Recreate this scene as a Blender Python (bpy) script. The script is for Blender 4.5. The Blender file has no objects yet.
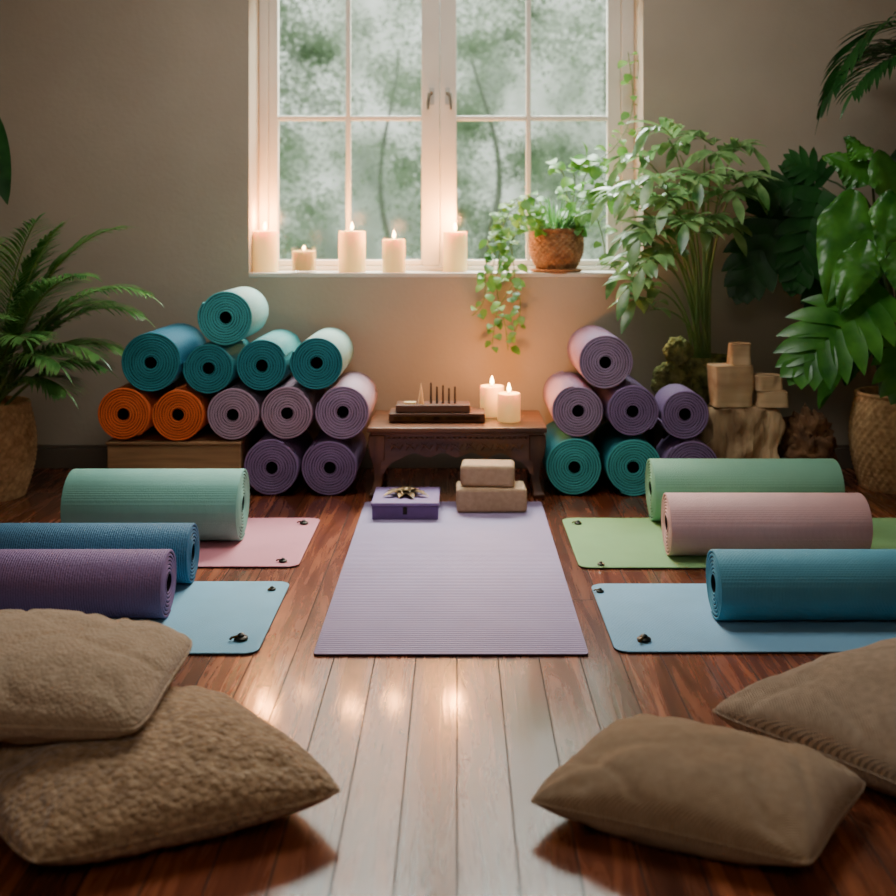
import bpy, math, random
from mathutils import Vector, Matrix, noise
from mathutils.bvhtree import BVHTree
random.seed(7)
S=bpy.context.scene
COL=S.collection
F=1100.0
def PX(px,Y): return (px-457)*Y/F
def PZ(py,Y): return 1-(py-231)*Y/F
pi=math.pi

# ---------------------------------------------------------------- helpers
def lin(c):
    return tuple(((x/255)/12.92 if x/255<=0.04045 else ((x/255+0.055)/1.055)**2.4) for x in c)+(1,)

class B:
    def __init__(s): s.v=[];s.f=[];s.m=[]
    def add(s,vs,fs,mi=0):
        n=len(s.v); s.v+=[Vector(v) for v in vs]
        s.f+=[tuple(i+n for i in f) for f in fs]; s.m+=[mi]*len(fs)
        return s
    def box(s,x0,x1,y0,y1,z0,z1,mi=0):
        vs=[(x0,y0,z0),(x1,y0,z0),(x1,y1,z0),(x0,y1,z0),(x0,y0,z1),(x1,y0,z1),(x1,y1,z1),(x0,y1,z1)]
        return s.add(vs,[(3,2,1,0),(4,5,6,7),(0,1,5,4),(1,2,6,5),(2,3,7,6),(3,0,4,7)],mi)
    def lathe(s,prof,c=(0,0,0),seg=32,mi=0,fn=None):
        vs=[];fs=[]
        n=len(prof)
        for j,(r,z) in enumerate(prof):
            for i in range(seg):
                a=2*pi*i/seg
                rr=r+(fn(a,j,z) if fn else 0)
                vs.append((c[0]+rr*math.cos(a),c[1]+rr*math.sin(a),c[2]+z))
        for j in range(n-1):
            for i in range(seg):
                k=(i+1)%seg
                fs.append((j*seg+i,j*seg+k,(j+1)*seg+k,(j+1)*seg+i))
        fs.append(tuple(reversed(range(seg))))
        fs.append(tuple((n-1)*seg+i for i in range(seg)))
        return s.add(vs,fs,mi)
    def tube(s,pts,rad,seg=8,mi=0):
        pts=[Vector(p) for p in pts]; n=len(pts)
        if not hasattr(rad,'__len__'): rad=[rad]*n
        vs=[];fs=[]
        ref=Vector((0.13,0.31,0.94))
        for i,p in enumerate(pts):
            t=(pts[min(i+1,n-1)]-pts[max(i-1,0)]).normalized()
            a=t.cross(ref)
            if a.length<.05: a=t.cross(Vector((1,0,0)))
            a.normalize(); b=t.cross(a)
            for k in range(seg):
                an=2*pi*k/seg
                vs.append(p+(a*math.cos(an)+b*math.sin(an))*rad[i])
        for i in range(n-1):
            for k in range(seg):
                q=(k+1)%seg
                fs.append((i*seg+k,i*seg+q,(i+1)*seg+q,(i+1)*seg+k))
        fs.append(tuple(reversed(range(seg)))); fs.append(tuple((n-1)*seg+k for k in range(seg)))
        return s.add(vs,fs,mi)
    def poly(s,pts,y0,y1,mi=0):
        n=len(pts)
        vs=[(x,y0,z) for x,z in pts]+[(x,y1,z) for x,z in pts]
        fs=[tuple(range(n)),tuple(reversed(range(n,2*n)))]
        for i in range(n):
            k=(i+1)%n; fs.append((k,i,i+n,k+n))
        return s.add(vs,fs,mi)
    def leaf(s,p,d,up,L,w,droop=.5,seg=6,fold=.2,mi=0,tipw=.8,curl=0,prof=None):
        p=Vector(p); d=Vector(d).normalized(); up=Vector(up)
        vs=[];fs=[]
        for i in range(seg+1):
            t=i/seg
            side=d.cross(up)
            if side.length<.02: side=Vector((1,0,0))
            side.normalize(); nrm=side.cross(d).normalized()
            if prof: ww=w*.5*prof(t)
            else: ww=w*.5*(math.sin(pi*min(1,(t**tipw)*.97+.03)))**.75
            if i==seg: ww=w*.01
            vs+= [p+side*ww+nrm*ww*fold, p, p-side*ww+nrm*ww*fold]
            p=p+d*(L/seg)
            d=(d+Vector((curl*side.x,curl*side.y,-droop))*(1.0/seg)).normalized()
        for i in range(seg):
            a=i*3
            fs+=[(a,a+1,a+4,a+3),(a+1,a+2,a+5,a+4)]
        return s.add(vs,fs,mi)

def mk(name,b,mats,origin=(0,0,0),parent=None,sharp=40,bev=0,kind=None,label=None,category=None,group=None,bseg=3):
    o=Vector(origin)
    me=bpy.data.meshes.new(name)
    me.from_pydata([tuple(v-o) for v in b.v],[],b.f)
    if not isinstance(mats,(list,tuple)): mats=[mats]
    for m in mats: me.materials.append(m)
    me.polygons.foreach_set('material_index',b.m)
    me.polygons.foreach_set('use_smooth',[True]*len(b.f))
    me.update()
    try: me.set_sharp_from_angle(angle=math.radians(sharp))
    except Exception: pass
    ob=bpy.data.objects.new(name,me); COL.objects.link(ob)
    if parent is not None: ob.parent=parent
    else: ob.location=o
    if bev:
        m=ob.modifiers.new('b','BEVEL'); m.width=bev; m.segments=bseg; m.limit_method='ANGLE'; m.angle_limit=math.radians(35)
    tag(ob,kind,label,category,group)
    return ob
def tag(ob,kind=None,label=None,category=None,group=None):
    if kind: ob['kind']=kind
    if label: ob['label']=label
    if category: ob['category']=category
    if group: ob['group']=group
def empty(name,loc,label,category,group=None,kind=None):
    e=bpy.data.objects.new(name,None); e.location=loc; e.empty_display_size=.05
    COL.objects.link(e); tag(e,kind,label,category,group); return e

# ---------------------------------------------------------------- materials
def base_mat(name):
    m=bpy.data.materials.new(name); m.use_nodes=True
    nt=m.node_tree; p=nt.nodes['Principled BSDF']
    return m,nt,p
def pmat(name,c1,c2=None,rough=.6,scale=8,stretch=(1,1,1),spec=.4,bumps=(),emit=None,es=0,sss=0,metal=0,detail=4,coat=0,lo=.3,hi=.7,sheen=0):
    m,nt,p=base_mat(name); N=nt.nodes; L=nt.links
    tc=N.new('ShaderNodeTexCoord')
    mp=N.new('ShaderNodeMapping'); mp.inputs['Scale'].default_value=stretch
    L.new(tc.outputs['Object'],mp.inputs[0])
    if c2 is not None:
        no=N.new('ShaderNodeTexNoise'); no.inputs['Scale'].default_value=scale; no.inputs['Detail'].default_value=detail
        L.new(mp.outputs[0],no.inputs['Vector'])
        cr=N.new('ShaderNodeValToRGB'); cr.color_ramp.elements[0].color=c1; cr.color_ramp.elements[1].color=c2
        cr.color_ramp.elements[0].position=lo; cr.color_ramp.elements[1].position=hi
        L.new(no.outputs['Fac'],cr.inputs[0]); L.new(cr.outputs[0],p.inputs['Base Color'])
    else: p.inputs['Base Color'].default_value=c1
    p.inputs['Roughness'].default_value=rough; p.inputs['Specular IOR Level'].default_value=spec
    p.inputs['Metallic'].default_value=metal; p.inputs['Coat Weight'].default_value=coat
    if sheen: p.inputs['Sheen Weight'].default_value=sheen
    if sss:
        p.inputs['Subsurface Weight'].default_value=sss; p.inputs['Subsurface Radius'].default_value=(.03,.015,.006)
        p.inputs['Subsurface Scale'].default_value=1
    if emit: p.inputs['Emission Color'].default_value=emit; p.inputs['Emission Strength'].default_value=es
    prev=None
    for kind,sc,dist in bumps:
        mm=N.new('ShaderNodeMapping'); mm.inputs['Scale'].default_value=sc if hasattr(sc,'__len__') else (sc,sc,sc)
        L.new(tc.outputs['Object'],mm.inputs[0])
        if kind=='noise':
            t=N.new('ShaderNodeTexNoise'); t.inputs['Scale'].default_value=1; t.inputs['Detail'].default_value=3; out=t.outputs['Fac']
        elif kind=='voronoi':
            t=N.new('ShaderNodeTexVoronoi'); t.inputs['Scale'].default_value=1; out=t.outputs['Distance']
        elif kind in('wx','wy','wz'):
            t=N.new('ShaderNodeTexWave'); t.bands_direction=kind[1].upper(); t.inputs['Scale'].default_value=1; t.inputs['Distortion'].default_value=.3; out=t.outputs['Fac']
        L.new(mm.outputs[0],t.inputs['Vector'])
        bn=N.new('ShaderNodeBump'); bn.inputs['Strength'].default_value=1; bn.inputs['Distance'].default_value=dist
        if kind=='voronoi': bn.invert=True
        L.new(out,bn.inputs['Height'])
        if prev: L.new(prev,bn.inputs['Normal'])
        prev=bn.outputs[0]
    if prev: L.new(prev,p.inputs['Normal'])
    return m

def leafmat(name,c1,c2,rough=.4,tf=.4,transp=0,spec=.4):
    m=pmat(name,c1,c2,rough=rough,scale=9,spec=spec)
    nt=m.node_tree; N=nt.nodes; L=nt.links; p=N['Principled BSDF']
    out=N['Material Output']
    tr=N.new('ShaderNodeBsdfTranslucent')
    mx=N.new('ShaderNodeMixShader'); mx.inputs[0].default_value=tf
    src=p.inputs['Base Color'].links[0].from_socket
    L.new(src,tr.inputs['Color']); L.new(p.outputs[0],mx.inputs[1]); L.new(tr.outputs[0],mx.inputs[2])
    last=mx
    if transp:
        tp=N.new('ShaderNodeBsdfTransparent'); m2=N.new('ShaderNodeMixShader'); m2.inputs[0].default_value=transp
        L.new(mx.outputs[0],m2.inputs[1]); L.new(tp.outputs[0],m2.inputs[2]); last=m2
    L.new(last.outputs[0],out.inputs['Surface'])
    return m

def woodmat(name,dark,light,axis='x',rough=.45,scale=1.0,spec=.4,coat=0):
    st={'x':(2,30,30),'y':(30,2,30),'z':(30,30,2)}[axis]
    st=tuple(a*scale for a in st)
    return pmat(name,dark,light,rough=rough,scale=1,stretch=st,spec=spec,detail=6,coat=coat,bumps=[('noise',tuple(a*3 for a in st),.0008)])

M_wall=pmat('plaster_wall',lin((160,147,129)),lin((167,154,136)),rough=.9,scale=3,bumps=[('noise',60,.001)],spec=.1)
M_ceil=pmat('plaster_ceiling',lin((170,164,152)),rough=.9)
M_base=pmat('painted_baseboard',lin((96,84,71)),rough=.6)
M_white=pmat('white_window_paint',lin((206,202,192)),lin((214,210,200)),rough=.45)
M_sill=pmat('sill_paint',lin((196,188,174)),lin((204,196,182)),rough=.5)
M_metal=pmat('brushed_steel',lin((170,165,155)),rough=.3,metal=1)
M_brass=pmat('aged_brass',lin((96,72,36)),lin((34,26,14)),rough=.4,metal=.9,scale=40)
M_black=pmat('black_rubber',lin((18,17,18)),rough=.6)
M_dark=pmat('dark_metal',lin((22,22,20)),lin((45,40,28)),rough=.35,metal=.8,scale=60)

def floor_mat():
    m,nt,p=base_mat('hardwood_planks'); N=nt.nodes; L=nt.links
    tc=N.new('ShaderNodeTexCoord'); sp=N.new('ShaderNodeSeparateXYZ'); cb=N.new('ShaderNodeCombineXYZ')
    L.new(tc.outputs['Object'],sp.inputs[0]); L.new(sp.outputs['Y'],cb.inputs['X']); L.new(sp.outputs['X'],cb.inputs['Y'])
    br=N.new('ShaderNodeTexBrick'); L.new(cb.outputs[0],br.inputs['Vector'])
    br.inputs['Scale'].default_value=1; br.inputs['Brick Width'].default_value=4.2; br.inputs['Row Height'].default_value=.096
    br.inputs['Mortar Size'].default_value=.0014; br.inputs['Mortar Smooth'].default_value=.1; br.offset=.29; br.offset_frequency=3
    br.inputs['Color1'].default_value=(0,0,0,1); br.inputs['Color2'].default_value=(1,1,1,1); br.inputs['Mortar'].default_value=(.5,.5,.5,1)
    mp=N.new('ShaderNodeMapping'); mp.inputs['Scale'].default_value=(20,1.5,1); L.new(tc.outputs['Object'],mp.inputs[0])
    ad=N.new('ShaderNodeVectorMath'); ad.operation='ADD'; L.new(mp.outputs[0],ad.inputs[0])
    ml=N.new('ShaderNodeVectorMath'); ml.operation='MULTIPLY'; L.new(br.outputs['Color'],ml.inputs[0]); ml.inputs[1].default_value=(13,7,5)
    L.new(ml.outputs[0],ad.inputs[1])
    no=N.new('ShaderNodeTexNoise'); no.inputs['Scale'].default_value=1.3; no.inputs['Detail'].default_value=8; no.inputs['Roughness'].default_value=.62; no.inputs['Distortion'].default_value=1.2
    L.new(ad.outputs[0],no.inputs['Vector'])
    cr=N.new('ShaderNodeValToRGB'); e=cr.color_ramp.elements
    e[0].position=.25; e[0].color=lin((70,30,18)); e[1].position=.75; e[1].color=lin((172,98,60))
    k=e.new(.5); k.color=lin((118,60,36))
    L.new(no.outputs['Fac'],cr.inputs[0])
    hs=N.new('ShaderNodeHueSaturation'); L.new(cr.outputs[0],hs.inputs['Color'])
    mr=N.new('ShaderNodeMapRange'); mr.inputs['To Min'].default_value=.55; mr.inputs['To Max'].default_value=1.15
    L.new(br.outputs['Color'],mr.inputs['Value']); L.new(mr.outputs[0],hs.inputs['Value'])
    mx=N.new('ShaderNodeMix'); mx.data_type='RGBA'; L.new(br.outputs['Fac'],mx.inputs['Factor'])
    L.new(hs.outputs[0],mx.inputs[6]); mx.inputs[7].default_value=lin((14,7,5))
    L.new(mx.outputs[2],p.inputs['Base Color'])
    r=N.new('ShaderNodeMapRange'); r.inputs['To Min'].default_value=.2; r.inputs['To Max'].default_value=.34
    L.new(no.outputs['Fac'],r.inputs['Value'])
    ra=N.new('ShaderNodeMath'); ra.operation='ADD'; L.new(r.outputs[0],ra.inputs[0])
    rb=N.new('ShaderNodeMath'); rb.operation='MULTIPLY'; rb.inputs[1].default_value=.5; L.new(br.outputs['Fac'],rb.inputs[0]); L.new(rb.outputs[0],ra.inputs[1])
    L.new(ra.outputs[0],p.inputs['Roughness'])
    p.inputs['Specular IOR Level'].default_value=.4
    p.inputs['Specular Tint'].default_value=(1,.88,.78,1)
    sb=N.new('ShaderNodeMath'); sb.operation='SUBTRACT'; sb.inputs[0].default_value=1; L.new(br.outputs['Fac'],sb.inputs[1])
    cm=N.new('ShaderNodeMath'); cm.operation='MULTIPLY'; cm.inputs[1].default_value=.55; L.new(sb.outputs[0],cm.inputs[0]); L.new(cm.outputs[0],p.inputs['Coat Weight'])
    p.inputs['Coat Roughness'].default_value=.085
    b0=N.new('ShaderNodeBump'); b0.invert=True; b0.inputs['Distance'].default_value=.003; L.new(br.outputs['Fac'],b0.inputs['Height'])
    b2=N.new('ShaderNodeBump'); b2.inputs['Distance'].default_value=.0006; L.new(no.outputs['Fac'],b2.inputs['Height']); L.new(b0.outputs[0],b2.inputs['Normal'])
    b3=N.new('ShaderNodeBump'); b3.inputs['Distance'].default_value=.00022; L.new(no.outputs['Fac'],b3.inputs['Height']); L.new(b0.outputs[0],b3.inputs['Normal'])
    L.new(b2.outputs[0],p.inputs['Normal']); L.new(b3.outputs[0],p.inputs['Coat Normal'])
    return m
M_floor=floor_mat()

# ---------------------------------------------------------------- room
WY=4.64
b=B(); b.box(-2.6,2.6,-1.7,WY+.3,-.1,0); mk('floor',b,M_floor,kind='structure',label='glossy reddish brown hardwood plank floor')
wx0,wx1,wz0,wz1=-.878,.785,.8035,2.2
b=B()
b.box(-2.6,wx0,WY,WY+.32,0,2.7); b.box(wx1,2.6,WY,WY+.32,0,2.7); b.box(wx0,wx1,WY,WY+.32,0,wz0); b.box(wx0,wx1,WY,WY+.32,wz1,2.7)
mk('wall_back',b,M_wall,kind='structure',label='beige plaster wall with window opening')
b=B(); b.box(-2.7,-2.6,-1.7,WY+.3,0,2.7); mk('wall_left',b,M_wall,kind='structure',label='beige plaster side wall')
b=B(); b.box(2.6,2.7,-1.7,WY+.3,0,2.7); mk('wall_right',b,M_wall,kind='structure',label='beige plaster side wall')
b=B(); b.box(-2.7,2.7,-1.8,-1.7,0,2.7); mk('wall_front',b,M_wall,kind='structure',label='beige plaster wall')
b=B(); b.box(-2.7,2.7,-1.8,WY+.32,2.7,2.8); mk('ceiling',b,M_ceil,kind='structure',label='pale plaster ceiling')
b=B(); b.poly([(-2.6,0),(2.6,0),(2.6,.085),(-2.6,.085)],WY-.014,WY); b.box(-2.6,2.6,WY-.009,WY,.085,.1)
mk('baseboard_back',b,M_base,kind='structure',bev=.003,label='painted baseboard along the wall')
b=B(); b.box(wx0,wx1,WY,WY+.3,wz0,.8235)
mk('trim_1',b,M_sill,kind='structure',bev=.003,label='pale painted window sill')

# window
win=empty('window_1',(0,4.9,.8235),'white casement window with grid panes and garden view','window',kind='structure')
y0,y1=4.875,4.94
b=B()
b.box(wx0,wx0+.04,y0,y1,.8235,wz1); b.box(wx1-.055,wx1,y0,y1,.8235,wz1)
b.box(wx0+.04,wx1-.055,y0,y1,.8235,.845); b.box(wx0+.04,wx1-.055,y0,y1,wz1-.03,wz1)
mk('window_frame',b,M_white,win.location,win,bev=.004)
def clearglass(name,fac,tint,rough=.08):
    m,nt,p=base_mat(name)
    N=nt.nodes; L=nt.links; N.remove(p)
    t=N.new('ShaderNodeBsdfTransparent'); g=N.new('ShaderNodeBsdfGlossy'); g.inputs['Roughness'].default_value=rough
    mx=N.new('ShaderNodeMixShader'); t.inputs['Color'].default_value=tint
    mx.inputs[0].default_value=fac; L.new(t.outputs[0],mx.inputs[1]); L.new(g.outputs[0],mx.inputs[2]); L.new(mx.outputs[0],N['Material Output'].inputs['Surface'])
    return m
M_glass=clearglass('window_glass',.004,(.97,.99,.97,1),.2)
def sash(xa,xb,pa,pb,pm,hx,hs):
    za,zb=.845,wz1-.03; pza,pzb=.872,2.14; hz=1.502
    b=B(); ya,yb=4.885,4.925
    b.box(xa,pa,ya,yb,za,zb); b.box(pb,xb,ya,yb,za,zb); b.box(pa,pb,ya,yb,za,pza); b.box(pa,pb,ya,yb,pzb,zb)
    s=mk('window_sash',b,M_white,win.location,win,bev=.005)
    b=B(); b.box(pm-.011,pm+.011,ya+.006,yb-.006,pza,pzb); b.box(pa,pm-.011,ya+.006,yb-.006,hz-.011,hz+.011); b.box(pm+.011,pb,ya+.006,yb-.006,hz-.011,hz+.011)
    mk('muntin',b,M_white,win.location,s,bev=.004)
    b=B(); b.box(pa,pb,4.904,4.907,pza,pzb); mk('glass_pane',b,M_glass,win.location,s)
    b=B(); b.box(hx-.011,hx+.011,4.879,4.885,1.56,1.635)
    b.tube([(hx,4.88,1.61),(hx,4.85,1.61),(hx+hs*.012,4.843,1.605),(hx+hs*.016,4.842,1.56),(hx+hs*.016,4.842,1.535)],[.007,.007,.008,.007,.006],10)
    mk('window_handle',b,M_metal,win.location,s,bev=0)
sash(wx0+.041,-.077,-.795,-.158,-.484,-.112,-1)
sash(-.075,wx1-.056,-.002,.668,.318,-.042,1)

# outside garden
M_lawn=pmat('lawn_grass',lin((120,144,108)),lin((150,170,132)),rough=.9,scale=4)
b=B(); b.box(-14,14,5.3,28,-.6,-.56); g=mk('lawn',b,M_lawn,kind='stuff',label='blurred green lawn outside the window',category='lawn')
M_bark=pmat('hazed_tree_bark',lin((108,114,104)),lin((134,140,128)),rough=.9,scale=10)  # bark paled towards the backdrop, distance haze painted in
M_fol=leafmat('hazed_tree_foliage',lin((112,138,108)),lin((168,188,156)),rough=.8,tf=.5,transp=.55,spec=.1)  # distance haze put into the pale colour and part transparency
def tree(x,y,h,r,n,seed,low=.15):
    rnd=random.Random(seed)
    e=empty('garden_tree',(x,y,-.56),'hazy green leafy tree outside the window','tree',group='trees in the garden')
    b=B(); pts=[];rad=[]
    for i in range(14):
        t=i/13; pts.append((x+.28*math.sin(t*5+seed)+.5*t*math.cos(seed),y,-.56+h*.85*t)); rad.append(.075*(1-t*.8))
    b.tube(pts,rad,10)
    mk('trunk',b,M_bark,e.location,e)
    b=B()
    blobs=[(x+rnd.uniform(-r,r),y+rnd.uniform(-r,r)*.6,rnd.uniform(h*low,h*.95),rnd.uniform(.25,.75)) for _ in range(34)]
    for i in range(n):
        bx,by,bz,br=blobs[int(len(blobs)*rnd.random()**1.2)]
        d=Vector((rnd.gauss(0,1),rnd.gauss(0,1),rnd.gauss(0,.8))).normalized()*br*rnd.random()**.6
        dd=Vector((rnd.uniform(-1,1),rnd.uniform(-1,1),rnd.uniform(-1,.4)))
        b.leaf((bx+d.x,by+d.y,max(.0,bz+d.z)),dd,(rnd.uniform(-.5,.5),rnd.uniform(-.5,.5),1),rnd.uniform(.07,.12),.075,.3,seg=2)
    mk('foliage',b,M_fol,e.location,e,kind='stuff')
tree(-2.5,14.0,5.0,.95,8500,3); tree(.2,14.5,4.5,.9,7500,5); tree(2.9,14,5.2,.95,8500,9)
tree(-4.2,19,5.8,1.4,8000,12); tree(-.9,19.5,5.6,1.3,8000,15); tree(2.4,19.0,5.8,1.3,8000,19)

W=bpy.data.worlds.new('world'); S.world=W; W.use_nodes=True
nt=W.node_tree; N=nt.nodes; L=nt.links
bg=N['Background']; tc=N.new('ShaderNodeTexCoord')
no=N.new('ShaderNodeTexNoise'); no.inputs['Scale'].default_value=17; no.inputs['Detail'].default_value=3; no.inputs['Roughness'].default_value=.5
L.new(tc.outputs['Generated'],no.inputs['Vector'])
sp=N.new('ShaderNodeSeparateXYZ'); L.new(tc.outputs['Generated'],sp.inputs[0])
ma=N.new('ShaderNodeMath'); ma.operation='MULTIPLY_ADD'; ma.inputs[1].default_value=1.2
L.new(sp.outputs['Z'],ma.inputs[0]); L.new(no.outputs['Fac'],ma.inputs[2])
cr=N.new('ShaderNodeValToRGB'); e=cr.color_ramp.elements
e[0].position=.35; e[0].color=(.17,.22,.16,1); e[1].position=.95; e[1].color=(1.3,1.35,1.3,1)
k=e.new(.5); k.color=(.30,.37,.28,1); k=e.new(.66); k.color=(.62,.69,.59,1)
L.new(ma.outputs[0],cr.inputs[0]); L.new(cr.outputs[0],bg.inputs['Color']); bg.inputs['Strength'].default_value=1.9

# ---------------------------------------------------------------- yoga mats
def matmaterial(name,c,dots=False,k=1.0):
    c1=lin(c); c2=lin(tuple(min(255,x*1.06) for x in c))
    bm=[('voronoi',150,.0016),('wx',(50,1,1),.0012)] if dots else [('wx',(90,90,90),.0007),('wy',(90,90,90),.0004),('noise',400,.0004)]
    return pmat(name,c1,c2,rough=.6,scale=6,bumps=bm,spec=.35)
def flatmat(x0,x1,ya,yb,mat,label,r=.035,th=.007):
    pts=[]
    for cx,cy,a0 in((x1-r,yb-r,0),(x0+r,yb-r,90),(x0+r,ya+r,180),(x1-r,ya+r,270)):
        for i in range(9):
            a=math.radians(a0+i*90/8); pts.append((cx+r*math.cos(a),cy+r*math.sin(a)))
    n=len(pts); b=B(); vs=[]
    for z in(.0005,.0042): vs+=[(x,y,z) for x,y in pts]
    cx,cy=(x0+x1)/2,(ya+yb)/2
    fs=[tuple(reversed(range(n)))]+[(i,(i+1)%n,(i+1)%n+n,i+n) for i in range(n)]
    b.add(vs,fs,1)
    vs=[];ins=[(.0,.0042),(.0,th-.001),(.0015,th)]
    for d,z in ins:
        for x,y in pts:
            vs.append((x-(d if x>cx else -d),y-(d if y>cy else -d),z))
    fs=[]
    for j in range(2): fs+=[(j*n+i,j*n+(i+1)%n,(j+1)*n+(i+1)%n,(j+1)*n+i) for i in range(n)]
    fs.append(tuple(2*n+i for i in range(n)))
    b.add(vs,fs,0)
    return mk('yoga_mat',b,[mat,M_black],((x0+x1)/2,(ya+yb)/2,0),label=label,category='yoga mat',sharp=30)
m_c=pmat('lilac_mat',lin((156,138,172)),lin((164,146,180)),rough=.6,scale=5,bumps=[('wy',(1,24,1),.0032)],spec=.35)
flatmat(-.338,.31,2.585,4.04,m_c,'lilac ribbed yoga mat unrolled on the wooden floor',r=.012)
flatmat(-1.35,-.471,3.26,3.81,matmaterial('pink_mat',(214,138,152)),'pink yoga mat unrolled under an aqua rolled mat')
flatmat(-1.6,-.471,2.59,3.12,matmaterial('skyblue_mat',(116,170,196)),'sky blue yoga mat unrolled under rolled mats')
flatmat(.362,1.7,3.25,3.81,matmaterial('green_mat',(130,172,114)),'green yoga mat unrolled under rolled mats')
flatmat(.375,1.75,2.6,3.1,matmaterial('blue_mat',(118,166,196)),'light blue yoga mat unrolled under a teal rolled mat')

def roll_mesh(R,L,pitch=.0098,r0=.023,phase=0.0):
    gap=pitch*.2; turns=(R-r0+gap)/pitch; seg=34; n=int(turns*seg)
    b=B(); vs=[];fs=[];mi=[]
    for i in range(n+1):
        f=turns*i/n
        a=phase-2*pi*(turns-f)
        wob=.0004*math.sin(a*3.3)
        ri=r0+pitch*max(0,f-1)+wob*min(1,max(0,f-1)); ro=max(ri+.0008,r0+pitch*f-gap+wob*min(1,f*.5))
        if i>n-2: ro=ri+(ro-ri)*.6
        jl=.0012*math.sin(i*.21)*min(1,f)
        c,s=math.cos(a),math.sin(a)
        e=min(.002,(ro-ri)*.3)
        for x,r in((-L/2-jl+e,ri),(-L/2-jl,ri+e),(-L/2-jl,ro-e),(-L/2-jl+e,ro),(L/2+jl-e,ro),(L/2+jl,ro-e),(L/2+jl,ri+e),(L/2+jl-e,ri)):
            vs.append((x,r*c,r*s))
    for i in range(n):
        for k in range(8):
            q=(k+1)%8
            fs.append((i*8+k,(i+1)*8+k,(i+1)*8+q,i*8+q))
            mi.append((0 if i>n-seg-2 else 2) if k==3 else (2 if k==7 else 1))
    fs.append(tuple(range(8))); mi.append(1)
    fs.append(tuple(n*8+k for k in range(7,-1,-1))); mi.append(1)
    b.add(vs,fs); b.m=mi
    return b
def roll(R,L,loc,mats,label,axis='x',yaw=0,phase=-pi/2+.3,group=None,**kw):
    b=roll_mesh(R,L,phase=phase,**kw)
    ob=mk('rolled_yoga_mat',b,mats,(0,0,0),label=label,category='rolled yoga mat',sharp=50,group=group)
    ob.location=loc
    ob.rotation_euler=(0,0,(pi/2 if axis=='y' else 0)+yaw)
    return ob
def edge(c,k=1.1): return pmat('mat_edge',lin(tuple(min(255,x*k) for x in c)),rough=.7,spec=.2,bumps=[('noise',300,.0006)])
def inner(c): return pmat('mat_inner_shade',lin(tuple(x*.16 for x in c)),rough=.8,spec=.1)  # darkened mat colour: shade painted between the layers and in the hole
def floor_roll(xface,side,yt,yb,L,c,label,dots=False,h=.007,yaw=0):
    a=math.atan((yt-231)/F); bb=math.atan((yb-231)/F); half=(bb-a)/2; mid=(a+bb)/2
    D=(1-h)/(math.sin(mid)+math.sin(half)); R=D*math.sin(half); cy=D*math.cos(mid)
    xf=PX(xface,cy-R*.35); cx=xf-side*L/2
    mm=matmaterial('roll_rubber',c,dots)
    return roll(R,L,(cx,cy,h+R+.0005),[mm,edge(c,1.0),inner(c)],label,yaw=yaw,group='rolled mats on the floor mats')
floor_roll(241,1,467,541,.55,(122,180,164),'large aqua rolled yoga mat on the pink mat')
floor_roll(191,1,521,584,.6,(56,106,136),'deep blue dotted texture rolled yoga mat beside purple roll',dots=True)
floor_roll(166,1,547,619,.6,(126,98,138),'mauve purple textured rolled yoga mat on the blue mat',dots=True)
floor_roll(652,-1,457,521,.635,(126,180,152),'long mint green rolled yoga mat behind the pink roll')
floor_roll(668,-1,491,556,.6,(216,170,168),'pink rolled yoga mat lying on the green mat')
floor_roll(716,-1,547,621,.61,(76,142,162),'teal blue rolled yoga mat lying on the light blue mat')

TEAL=(42,128,136);TEAL2=(70,164,164);ORG=(216,100,48);LIL=(156,130,160);PUR=(130,104,144);PINKL=(164,136,156)
SM={}
def stackroll(X,z,r,c,word,L=.44,yaw=0,g='',c2=None):
    key=(c,c2)
    if key not in SM: SM[key]=[matmaterial('stack_rubber',c2 or c),edge(c,1.0),inner(c)]
    ph=random.uniform(0,6.28)
    return roll(r,L,(X,4.14+L/2,z),SM[key],word,axis='y',yaw=yaw,phase=ph,group=g)
GL='stacked rolled mats beside the wooden crate'; GR='stacked rolled mats beside the low table'
stackroll(-.698,.1085,.108,PUR,'purple rolled yoga mat at the bottom of the stack',g=GL)
stackroll(-.479,.1085,.108,PUR,'purple rolled yoga mat at the bottom of the stack',g=GL)
stackroll(-1.257,.310,.103,ORG,'orange rolled yoga mat on the wooden crate',g=GL)
stackroll(-1.05,.308,.101,ORG,'orange rolled yoga mat on the wooden crate',g=GL)
stackroll(-.845,.308,.101,PINKL,'mauve rolled yoga mat in the middle row',g=GL)
stackroll(-.640,.3135,.102,PINKL,'mauve rolled yoga mat in the middle row',g=GL)
stackroll(-.430,.3185,.105,LIL,'pale mauve rolled yoga mat at the end of the middle row',g=GL,c2=(176,152,170))
stackroll(-1.153,.504,.116,TEAL,'wide blue-teal rolled yoga mat above orange rolls',g=GL,c2=(42,112,138))
stackroll(-.936,.483,.098,TEAL,'small teal rolled yoga mat in the upper row',g=GL)
stackroll(-.735,.493,.100,TEAL,'teal rolled yoga mat in the upper row',g=GL,c2=(56,138,142))
stackroll(-.528,.5035,.103,TEAL,'teal rolled yoga mat with pale outside in the upper row',g=GL,c2=(128,170,166))
stackroll(-.872,.674,.107,TEAL2,'aqua rolled yoga mat on top of the stack',g=GL,c2=(116,170,172),L=.36)
stackroll(.4415,.1105,.11,TEAL2,'teal rolled yoga mat at the bottom of the stack',g=GR,c2=TEAL)
stackroll(.664,.1105,.11,TEAL2,'teal rolled yoga mat at the bottom of the stack',g=GR,c2=TEAL)
stackroll(.885,.1085,.108,PUR,'purple rolled yoga mat behind the mint roll',L=.2,g=GR)
stackroll(.456,.322,.101,LIL,'mauve rolled yoga mat on a teal roll',g=GR,c2=(154,126,156))
stackroll(.661,.321,.1,PUR,'purple rolled yoga mat on a teal roll',g=GR)
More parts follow.
